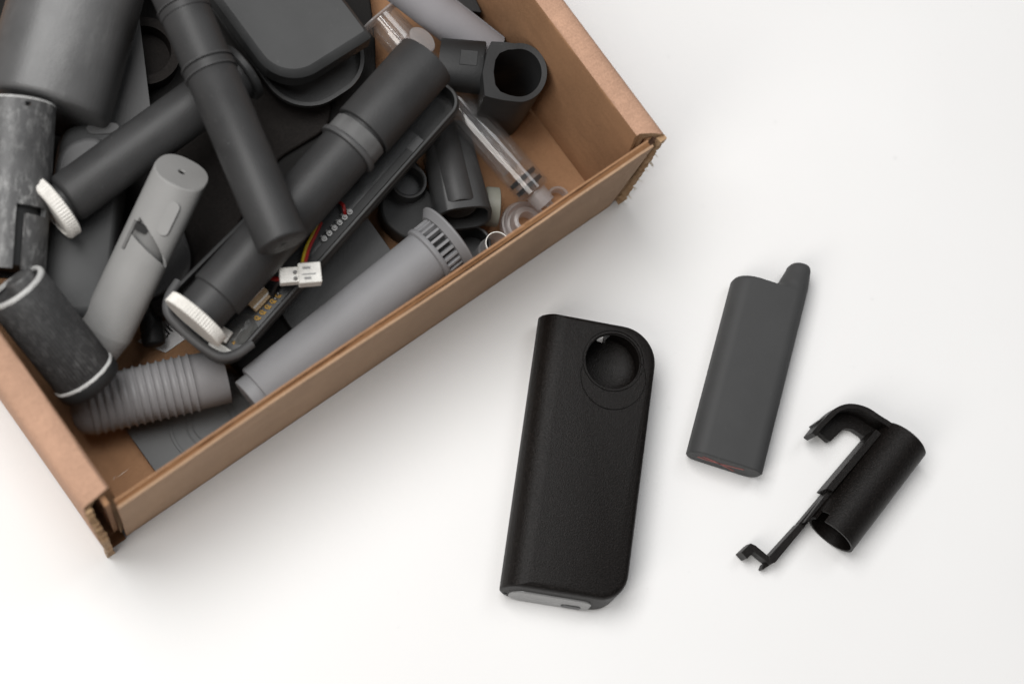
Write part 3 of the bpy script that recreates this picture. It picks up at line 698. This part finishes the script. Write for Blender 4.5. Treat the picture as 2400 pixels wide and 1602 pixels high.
bp = [(.016, hw-.0002), (.0085, hw-.0018), (.0030, hw*.72), (.0012, hw*.36), (.0008, 0), (.0012, -hw*.36), (.0030, -hw*.72), (.0085, -hw+.0018), (.016, -hw+.0002)]
obj('end_bumper', sweep([(x, y, TD+.0010-max(0, x-.004)*.22) for x, y in bp], .0021, 12), 'resin_mid', tr, smooth=50)
# screw bosses and small details on the lip side
for fx in (.30, .565):
    obj('lip_slot', box(Lt*fx, Lt*fx+.0036, -hw-.00018, -hw+.0006, TD-.0062, TD-.0048), 'resin_mid', tr, smooth=0, bevel=.0002)
# --- circuit board in the tray
Mb = Mt @ Matrix.Translation((.006, 0, .0062))
cb = thing('circuit_board', 'narrow black circuit board with wires and connectors inside tray', 'circuit board', Mb)
Bi = Mb.inverted()
obj('board', box(0, Lt*.80, -hw+.0030, 2*mm, 0, .0014), 'pcb', cb, smooth=0, bevel=.0002)
obj('board_strip', box(Lt*.33, Lt*.75, -hw+.0028, -hw+.0064, .0014, .0030), 'resin_black', cb, smooth=0, bevel=.0002)
zb = (Mb @ Vector((Lt*.4, 0, .0015))).z
def bl(px, py, h=.0015):                                    # photo point -> place on the board
    lo_, hi_ = .02, .12
    for _ in range(40):
        md = (lo_+hi_)/2; q = Bi @ P(px, py, md)
        if q.z > h: hi_ = md
        else: lo_ = md
    return Bi @ P(px, py, (lo_+hi_)/2)
dome = lambda r: lathe([(0, 0), (0, r), (r*.5, r*.9), (r*1.0, r*.55), (r*1.15, 0)], 12)
def up(bm, p):
    bmesh.ops.rotate(bm, verts=bm.verts, matrix=Matrix.Rotation(R(-90), 3, 'Y')); bmesh.ops.translate(bm, verts=bm.verts, vec=p); return bm
for k in range(6):
    q = (350+.2554*(1605+47*k+(0 if k < 5 else 0)), 450+.2554*(430-49*k))
    p = bl(*q, .0032)
    sj = obj('solder_joint', up(lathe([(0, 0), (0, .0013), (.0008, .00125), (.0008, .0007), (.0016, .00045), (.0016, 0)], 14), p), 'solder', cb)
    p2 = bl(q[0]-7, q[1]-6, .0032); obj('solder_joint', up(dome(.0006), p2), 'solder', cb)
for k in range(5):
    p = bl(350+.2554*(985+47*k), 450+.2554*(1155-51*k), .0016)
    obj('gold_pad', up(lathe([(0, .0004), (0, .00105), (.0003, .00105), (.0003, .0004)], 14, closed=True), p), 'gold', cb)
    p = p+Vector((.0006, -.0011, 0)); obj('gold_pad', box(p.x-.0008, p.x+.0008, p.y-.0004, p.y+.0004, p.z, p.z+.0003), 'gold', cb, smooth=0)
for (px, py) in ((652, 688), (645, 700), (720, 613)):
    obj('solder_joint', up(dome(.0009), bl(px, py, .0018)), 'solder', cb)
# flat ribbon connector
a, b = bl(584, 716, .003), bl(622, 676, .003); d = (b-a).normalized(); ang = math.atan2(d.y, d.x); ln = (b-a).length
rc = obj('ribbon_socket', box(0, ln, -.0042, .0016, -.0018, .0012), 'copper_strip', cb, smooth=0, bevel=.0002)
rc.location = a; rc.rotation_euler = (0, 0, ang)
obj('socket_bar', box(0, ln, .0004, .0020, .0012, .0020), 'white_plastic', rc, smooth=0, bevel=.0003)
obj('socket_bar', box(.0003, ln-.0003, -.0028, -.0020, .0012, .0015), 'white_plastic', rc, smooth=0)
# glue blob and small white socket near the tray end
gq = bl(568, 770, .0015)
bm = bmesh.new(); bmesh.ops.create_icosphere(bm, subdivisions=4, radius=.0065)
for v in bm.verts: v.co = Vector((v.co.x*1.15, v.co.y*.8, max(v.co.z*.62, -.001)))*(1+.22*noise.noise(v.co*260)); v.co += gq
obj('glue_blob', bm, 'glue', cb, smooth=60)
for (px, py, w_, l_, h_) in ((527, 785, .0055, .0050, .0050), (517, 818, .0040, .0110, .0042)):
    q = bl(px, py, .004); so = obj('white_socket', box(-w_/2, w_/2, -l_/2, l_/2, -.004, h_-.003), 'white_plastic', cb, smooth=0, bevel=.0005); so.location = q; so.rotation_euler = (0, 0, R(8))
q = bl(545, 815, .002); ch = obj('chip', box(-.004, .004, -.0035, .0035, -.001, .0006), 'pcb', cb, smooth=0, bevel=.0002); ch.location = q
for dx, dy in ((-.0034, 0), (.0015, -.0028), (.002, .001)): obj('gold_pad', box(q.x+dx-.0007, q.x+dx+.0007, q.y+dy-.0005, q.y+dy+.0005, q.z+.0006, q.z+.0009), 'gold', cb, smooth=0)
# wires and white plug
def wp(px, py, h): return bl(px, py, h)
obj('wire', sweep([wp(748, 520, .002), wp(733, 550, .006), wp(718, 580, .009), wp(710, 612, .012), wp(708, 628, .013)], .00085), 'wire_yellow', cb, label='yellow wire')
obj('wire', sweep([wp(752, 522, .002), wp(738, 552, .006), wp(724, 582, .009), wp(716, 612, .012), wp(714, 628, .013)], .00085), 'wire_red', cb, label='red wire')
obj('wire', sweep([wp(795, 474, .002), wp(804, 480, .005), wp(807, 492, .005), wp(809, 504, .003), wp(812, 510, .002)], .0008), 'wire_red', cb, label='red wire')
obj('wire', sweep([wp(620, 642, .004), wp(640, 652, .008), wp(664, 655, .011)], .0011), 'wire_red', cb, label='red wire')
obj('wire', sweep([wp(628, 672, .003), wp(636, 690, .005), wp(650, 664, .009), wp(668, 650, .011)], .0008), 'wire_black', cb, label='black wire')
plz = (Mb @ Vector((0, 0, 0))).z+.016
pa, pb = P(655, 650, plz), P(753, 642, plz); Mp = frame(pa, pb); sp = S(700, 645, plz)
def plug_part(name, bm, mat, par=cb, **k):
    bm.transform(Bi @ Mp); return obj(name, bm, mat, par, **k)
ph = plug_part('plug_header', box(0, 48*sp, -17*sp, 20*sp, -.0030, .0022), 'white_plastic', smooth=0, bevel=.0003)
pg = plug_part('plug_housing', box(44*sp, 97*sp, -23*sp, 26*sp, -.0040, .0034), 'white_plastic', smooth=0, bevel=.0004)
for (x0, x1, y0, y1) in ((52, 84, -4, -1), (54, 72, 10, 16), (56, 72, -15, -9)):
    plug_part('plug_slot', box(x0*sp, x1*sp, y0*sp, y1*sp, .0030, .00352), 'cap_grey', par=pg, smooth=0)
for y in (-9, 6): 
    b = up(dome(.0009), (36*sp, y*sp, .0022)); plug_part('plug_pin', b, 'solder', par=ph)
# --- collared tube on the tray
t, L_, s = tube('collared_tube', 'thick dark grey tube with pale collar and ridged white ring on circuit tray', 'tube', (1000, 141, .0730), (468, 737, .0640))
k1, k2, k3, k4 = 236*s, 300*s, L_-62*s, L_-20*s
R1, R2 = 75*s, 67*s
obj('tube_body', lathe([(0, 0), (0, R1-3*s), (1*s, R1-1*s), (4*s, R1), (k1-1.5*s, R1), (k1, R1-1.5*s), (k1, R2-3*s), (k2, R2-3*s), (k2, R2), (k3, R2), (k3+2*s, R2-2*s), (k3+3*s, R2-8*s), (L_, R2-9*s), (L_, 0)], 72), 'resin_dark', t, smooth=40)
obj('collar', lathe([(k1+8*s, R2-4*s), (k1+8*s, R2+1*s), (k1+10*s, R2+3*s), (k2-16*s, R2+3*s), (k2-16*s, R2-4*s)], 96, closed=True, mod=lambda th, x, i: 1+.02*noise.noise((math.cos(th)*4, math.sin(th)*4, i*.6))), 'resin_collar', t)
obj('flange', lathe([(k2-14*s, R2-4*s), (k2-14*s, R2+8*s), (k2-11*s, R2+10*s), (k2-5*s, R2+10*s), (k2-2*s, R2+8*s), (k2-1*s, R2-4*s)], 72, closed=True), 'resin_mid', t)
obj('ridged_ring', lathe([(L_-1*s, 0), (L_-1*s, 76*s), (L_+1*s, 79*s), (L_+26*s, 79*s), (L_+28*s, 76*s), (L_+28*s, 0)], 320, mod=lambda th, x, i: 1+(.018*math.cos(64*th) if i in (2, 3) else 0)), 'white_knurl', t, smooth=28, label='white ring with ridged edge')
# --- vented light tube
t, L_, s = tube('vented_tube', 'light grey tube with slotted vent crown lying along front wall', 'tube', (1052, 561, .0400), (585, 938, .0325))
r = 67*s; k0, k1 = 12*s, 62*s
obj('tube_body', lathe([(k1+2*s, 0), (k1+2*s, r), (L_-34*s, r), (L_-31*s, r-2.5*s), (L_-31*s, r-13*s), (L_-2*s, r-13*s), (L_, r-15*s), (L_, 0)], 72), 'resin_light', t, smooth=40)
cr = obj('vent_crown', lathe([(k1-8*s, r*.55), (k1-8*s, r+6*s), (k1-5*s, r+8*s), (k1+3*s, r+8*s), (k1+6*s, r+4*s), (k1+6*s, r*.55)], 72, closed=True), 'resin_light', t, smooth=40)
obj('flared_rim', lathe([(-6*s, r*.72), (-6*s, 90*s), (-3*s, 94*s), (1*s, 94*s), (12*s, 82*s), (16*s, 78*s), (16*s, r*.72)], 72, closed=True), 'resin_light', cr, smooth=40)
ns = 24
for k in range(ns):
    a = 2*math.pi*(k+.5)/ns
    b = box(12*s, k1-6*s, -3.6*s, 3.6*s, r-10*s, r+5*s)
    b.transform(Matrix.Rotation(a, 4, 'X')); obj('vent_slat', b, 'resin_light', cr, smooth=0, bevel=.0002)
obj('inner_liner', lathe([(6*s, 0), (6*s, r*.70), (k1, r*.70), (k1, 0)], 48), 'resin_mid', t)
# --- long jointed tube on top
t, L_, s = tube('jointed_tube', 'long dark grey tube with ringed joints lying on top of pile', 'tube', (397, -60, .0870), (664, 572, .0915))
r = 61.5*s; j1, j2 = 92*s, 250*s
def groove(x): return [(x-6*s, r), (x-5*s, r+2.5*s), (x-1*s, r+3*s), (x, r-3*s), (x+3*s, r-3*s), (x+5*s, r+1.5*s)]
prof = [(0, 0), (0, r+2*s)]+[(q, w_) for q, w_ in groove(j1)]+[(j1+22*s, r+1.5*s), (j1+23*s, r-1*s)]
prof += [(j2-8*s, r-1*s), (j2-6*s, r+3*s), (j2-1*s, r+3.5*s), (j2+1*s, r-2*s), (j2+3*s, r+1*s), (j2+22*s, r+2*s), (j2+25*s, r-2.5*s), (j2+28*s, r-.5*s)]
prof += [(L_-7*s, r), (L_-4*s, r-.8*s), (L_-1.5*s, r-2.8*s), (L_, r-6*s), (L_, 7*s), (L_-14*s, 6*s), (L_-14*s, 0)]
obj('tube_body', lathe(prof, 80), 'resin_dark', t, smooth=40)
for xj in (j1+1*s, j2-3*s, j2+23*s):
    obj('joint_ring', lathe([(xj-2*s, r), (xj-1.5*s, r+3.8*s), (xj+.5*s, r+3.8*s), (xj+1*s, r)], 96, closed=True, mod=lambda th, x, i: 1+.010*noise.noise((math.cos(th)*7, math.sin(th)*7, i*.3+xj*90))), 'resin_mid', t, smooth=50)
for a in (20, 200):
    b = lathe([(0, 0), (0, 5*s), (1.2*s, 4.6*s), (1.6*s, 0)], 16, off=(L_-2.6*s, math.cos(R(a))*r*.83, math.sin(R(a))*r*.83)); obj('end_rivet', b, 'resin_mid', t)
# --- grey shells at the back
def case_thing(name, label, corner, along, across_len, length, zbase, Ht, mat, thick_cut=None, tilt=0):
    o0 = P(*corner, zbase+Ht); d = P(*along, zbase+Ht)-o0; d.normalize()
    o0.z = zbase
    Mx = frame(o0, o0+Vector((d.y, -d.x, 0)))
    t = thing(name, label, 'shell', Mx); return t
zs_ = .0440
t = case_thing('grey_shell', 'dark grey flat shell with rounded corner beside the collared tube', (664, 214), (526, 28), 0, 0, zs_, .012, 'resin_case')
wS = 258*S(720, 90, .055)
rings = []
for z, d in ((0, 0), (.0088, 0), (.0092, .0002), (.0117, .0030), (.0120, .0036)):
    rings.append([(x, y, z) for x, y in rrect(d*.8, wS-d*.6, d, .115, [max(.019-d, .002), max(.0016-d*.2, .0008), .004, .004], 12)])
solid_b = loft(rings)
hol = loft([[(x, y, z) for x, y in rrect(.0022, wS-.0022, -.01, .11, .003, 6)] for z in (-.002, .0085)])
obj('shell_body', solid_b, 'resin_case', t, smooth=22)
t = case_thing('grey_shell', 'dark grey curved half shell peeking from under the flat shell', (694, 288), (556, 102), 0, 0, .0225, .012, 'resin_dark2')
rings = []
for z, d in ((.002, .004), (.005, .0012), (.009, 0), (.012, 0)): rings.append([(x, y, z) for x, y in rrect(d, wS*.98-d, d, .115, [.021, .020, .004, .004], 12)])
for z, d in ((.012, .0018), (.007, .0022)): rings.append([(x, y, z) for x, y in rrect(d, wS*.98-d, d, .115-d, [.019, .018, .004, .004], 12)])
obj('shell_body', loft(rings), 'resin_dark2', t, smooth=40)
# --- pale slit tube in the far corner
t, L_, s = tube('slit_tube', 'pale grey tube with a lengthwise slit near the right wall', 'tube', (938, -39, .046), (1152, 126, .030))
r = 50*s
xs = [L_*k/30 for k in range(31)]
obj('tube_wall', shell(xs, 90, lambda x: r, lambda x: r-.0018, lambda x, th: not (R(36) < th < R(46) and x > L_*.26) and not (R(60) < th < R(110) and .06*L_ < x < .20*L_)), 'resin_lilac', t, smooth=40)
# --- dark cover at the far corner
rect_body('dark_cover', 'black flat cover at the foot of the right wall behind slit tube', 'cover', [(1010, -60), (1090, -60), (1130, 30), (1060, 20)], .006, .034, 'resin_black', 6, .001)
# --- black connector standing by the right wall
zt = .058; ce = P(1217, 170, zt); s = S(1217, 170, zt); base = Vector((ce.x, ce.y, .0045))
el = thing('elbow_connector', 'black open connector with teardrop mouth leaning at the right wall', 'connector', base)
def tear(rad, lx, n=28):
    pts = []
    for k in range(n+1):
        a = R(100-200*k/n); pts.append((1217+rad*1.0*math.cos(a), 170-rad*1.06*math.sin(a)))
    return pts+lx
def tloc(pts, z): return [tuple(P(x, y, zt)-base)[:2] for x, y in pts]
ou = tloc(tear(66, [(1182, 236), (1152, 230), (1135, 225), (1130, 170), (1141, 120), (1152, 96), (1185, 98)]), zt)
inn = tloc(tear(53, [(1192, 222), (1173, 214), (1161, 198), (1157, 168), (1161, 140), (1171, 124), (1190, 116)]), zt)
lo2 = [(x*.86, y*.86) for x, y in ou]
obj('mouth', loft([[(x, y, 0) for x, y in lo2], [(x, y, zt-base.z-.0012) for x, y in ou], [(x*.985, y*.985, zt-base.z) for x, y in ou], [(x, y, zt-base.z-.0004) for x, y in inn], [(x*.9, y*.9, .002) for x, y in inn]], closed=True), 'resin_black', el, smooth=40)
p0, p1 = P(1134, 160, .043), P(1030, 150, .040); Ms = frame(p0, p1)
b = lathe([(0, 0), (0, 62*s), (.0006, 64*s), ((p1-p0).length, 62*s), ((p1-p0).length, 0)], 48, pw=2.5, sz=.68); b.transform(Matrix.Translation(-base) @ Ms)
sv = obj('sleeve', b, 'resin_black', el, smooth=40)
bx_ = box(.003, .011, -24*s, 14*s, 64*s*.68-.0010, 64*s*.68+.0001); bx_.transform(Matrix.Translation(-base) @ Ms)
obj('inset_panel', bx_, 'resin_black', sv, smooth=0, bevel=.0002)
# --- grey housing with square mouth
zt = .034; base = P(1030, 470, zt); base.z = .0045
hs = thing('ported_housing', 'dark grey housing with square mouth and round port beside syringe', 'housing', base)
p0, p1 = P(1040, 310, .0165), P(1088, 512, .0315); Mh = frame(p0, p1); s = S(1070, 430, .028); Lh = (p1-p0).length
b = lathe([(0, 0), (0, 60*s), (Lh-2*s, 66*s), (Lh, 64*s), (Lh, 56*s), (Lh-110*s, 52*s), (Lh-110*s, 0)], 64, pw=3.0, sz=.72); b.transform(Matrix.Translation(-base) @ Mh)
hb = obj('housing_body', b, 'resin_dark2', hs, smooth=40)
b = lathe([(8*s, 0), (8*s, 40*s), (Lh-24*s, 42*s), (Lh-18*s, 38*s), (Lh-18*s, 0)], 48, off=(0, -6*s, 16*s)); b.transform(Matrix.Translation(-base) @ Mh)
obj('ridge_barrel', b, 'resin_dark', hb, smooth=40)
obj('wing', prism(rpoly([(905, 430), (955, 360), (985, 385), (1000, 440), (1050, 490), (1080, 560), (1000, 575), (945, 556), (900, 520), (888, 480)], 22), .0046, .0185, base), 'resin_black', hs, smooth=40, bevel=.0012)
p0 = P(954, 436, .0186); p0.z = .0186; b = lathe([(-.002, 34*s), (.0075, 34*s), (.0080, 37*s), (.0078, 42*s), (-.002, 44*s)], 56, closed=True); up(b, p0-base)
obj('round_port', b, 'resin_dark2', hs)
b = lathe([(0, 0), (0, 34*s), (.0004, 34*s), (.0004, 0)], 40); up(b, p0-base); obj('port_floor', b, 'rubber', hs)
# --- olive disc
t, L_, s = tube('olive_disc', 'small olive grey flanged disc tucked behind dark housing', 'disc', (1112, 482, .0165), (1168, 486, .0165))
obj('disc_body', lathe([(0, 0), (0, 30*s), (14*s, 34*s), (26*s, 46*s), (32*s, 47*s), (L_-2*s, 47*s), (L_, 44*s), (L_, 0)], 48), 'resin_olive', t)
# --- dark chipped cup
p0 = P(1102, 592, .005); s = S(1102, 580, .015)
t = thing('chipped_cup', 'small black cup with pale chipped rim between housing and clear cups', 'cup', frame(p0, p0+Vector((-.002, .001, .02)), (1, 0, 0)))
obj('cup_wall', lathe([(0, 0), (0, 42*s), (.0125, 46*s), (.0125, 40*s), (.002, 36*s), (.002, 0)], 48), 'resin_black', t)
obj('chipped_rim', lathe([(.0123, 40*s), (.0129, 41*s), (.0129, 44*s), (.0122, 46.4*s)], 90, closed=True, mod=lambda th, x, i: 1+.03*noise.noise((math.cos(th)*5, math.sin(th)*5, i*.5))), 'resin_mid', t)
# --- syringe
t, L_, s = tube('syringe', 'clear plastic syringe with black seal rings lying across the corner', 'syringe', (893, 42, .0355), (1252, 447, .0235))
r = 42.5*s
obj('barrel', lathe([(0, r), (L_-1*s, r), (L_+4*s, r-6*s), (L_+4*s, 12*s), (L_+2*s, 12*s), (L_-2*s, r-6*s), (L_-4*s, r-5*s), (0, r-5*s)], 64, closed=True), 'clear', t, smooth=40)
fl = rrect(-62*s, 62*s, -46*s, 46*s, 40*s, 8)
obj('finger_flange', loft([[(x, a, b) for a, b in fl] for x in (-7*s, -1*s)]), 'frost', t, bevel=.0004)
for a in (0, 90):
    b = box(6*s, L_-70*s, -30*s, 30*s, -2.5*s, 2.5*s); b.transform(Matrix.Rotation(R(a+20), 4, 'X')); obj('plunger_rib', b, 'clear_soft', t, smooth=0)
obj('plunger_disc', solid(L_-78*s, L_-74*s, 33*s), 'clear_soft', t)
obj('plunger_disc', solid(L_-150*s, L_-147*s, 33*s), 'clear_soft', t)
sl_ = obj('seal', lathe([(L_-42*s, 0), (L_-42*s, 30*s), (L_-12*s, 30*s), (L_-3*s, 14*s), (L_-3*s, 0)], 40), 'frost', t)
for x in (L_-40*s, L_-17*s):
    obj('seal_ring', lathe([(x-5.5*s, 29*s), (x-5*s, 37*s), (x+5*s, 37*s), (x+5.5*s, 29*s)], 56, closed=True), 'rubber', sl_, label='black rubber seal ring')
nz_ = obj('nozzle_collar', lathe([(L_+4*s, 10*s), (L_+4*s, 27*s), (L_+42*s, 25*s), (L_+42*s, 20*s), (L_+8*s, 20*s), (L_+8*s, 10*s)], 40, closed=True, off=(0, 0, 0)), 'frost', t)
obj('nozzle', lathe([(L_+2*s, 5*s), (L_+2*s, 13*s), (L_+44*s, 12*s), (L_+46*s, 9*s), (L_+88*s, 8*s), (L_+88*s, 4*s), (L_+44*s, 5*s)], 32, closed=True), 'clear', t)
# --- clear rings and cups
def upright(name, label, cat, px, py, z, h, prof, mat='frost', lean=(0, 0), part='wall', grp=None):
    p0 = P(px, py, z); t = thing(name, label, cat, frame(p0, p0+Vector((lean[0], lean[1], h)), (1, 0.001, 0)), grp); s = S(px, py, z)
    obj(part, lathe([(x, q*s) for x, q in prof], 56, closed=True), mat, t, smooth=40); return t, s
t, s = upright('flanged_ring', 'frosted clear flanged ring lying under the syringe tip', 'ring', 1226, 530, .0046, .01,
               [(0, 22), (0, 56), (.003, 57), (.0045, 54), (.005, 36), (.010, 32), (.0105, 29), (.0105, 20), (.003, 18)])
obj('skirt', lathe([(.0051, 44*s), (.0051, 50*s), (.008, 48*s), (.0078, 45*s)], 56, closed=True), 'frost', t)
upright('clear_ring', 'narrow clear ring behind the syringe nozzle', 'ring', 1303, 470, .0046, .006, [(0, 19), (0, 27), (.004, 28), (.006, 26), (.006, 20), (.004, 19)])
t, s = upright('clear_cup', 'small clear cup with white rim against the front wall', 'cup', 1136, 606, .0046, .0235, [(0, 24), (0, 31), (.012, 31), (.0125, 28), (.0225, 28), (.0225, 26.5), (.002, 25)], lean=(.0025, .001))
obj('cup_rim', lathe([(.0222, 26.3*s), (.0230, 26.6*s), (.0230, 28.6*s), (.0220, 28.8*s)], 56, closed=True), 'white_plastic', t)
# --- clear flange by the far end of the collared tube
t, L_, s = tube('clear_flange', 'small clear oval flange poking out behind the collared tube end', 'flange', (988, 96, .044), (1000, 78, .050))
obj('flange_plate', lathe([(0, 0), (0, 26*s), (5*s, 28*s), (8*s, 26*s), (8*s, 0)], 40, sy=1.3), 'frost', t, smooth=40)
# --- thin graduated syringe by the wall
t, L_, s = tube('thin_syringe', 'thin clear graduated syringe between vented tube and front wall', 'syringe', (950, 726, .012), (1100, 610, .012))
obj('barrel', lathe([(0, 20*s), (L_, 20*s), (L_, 16*s), (0, 16*s)], 40, closed=True), 'clear', t)
for k in range(9):
    x = L_*(.20+.07*k); b = shell([x, x+2.2*s], 64, lambda q: 20.6*s, lambda q: 20.1*s, lambda q, th: R(60) < th < R(100 if k % 3 else 130))
    obj('graduation', b, 'ink', t, smooth=0)

bpy.context.view_layer.update()
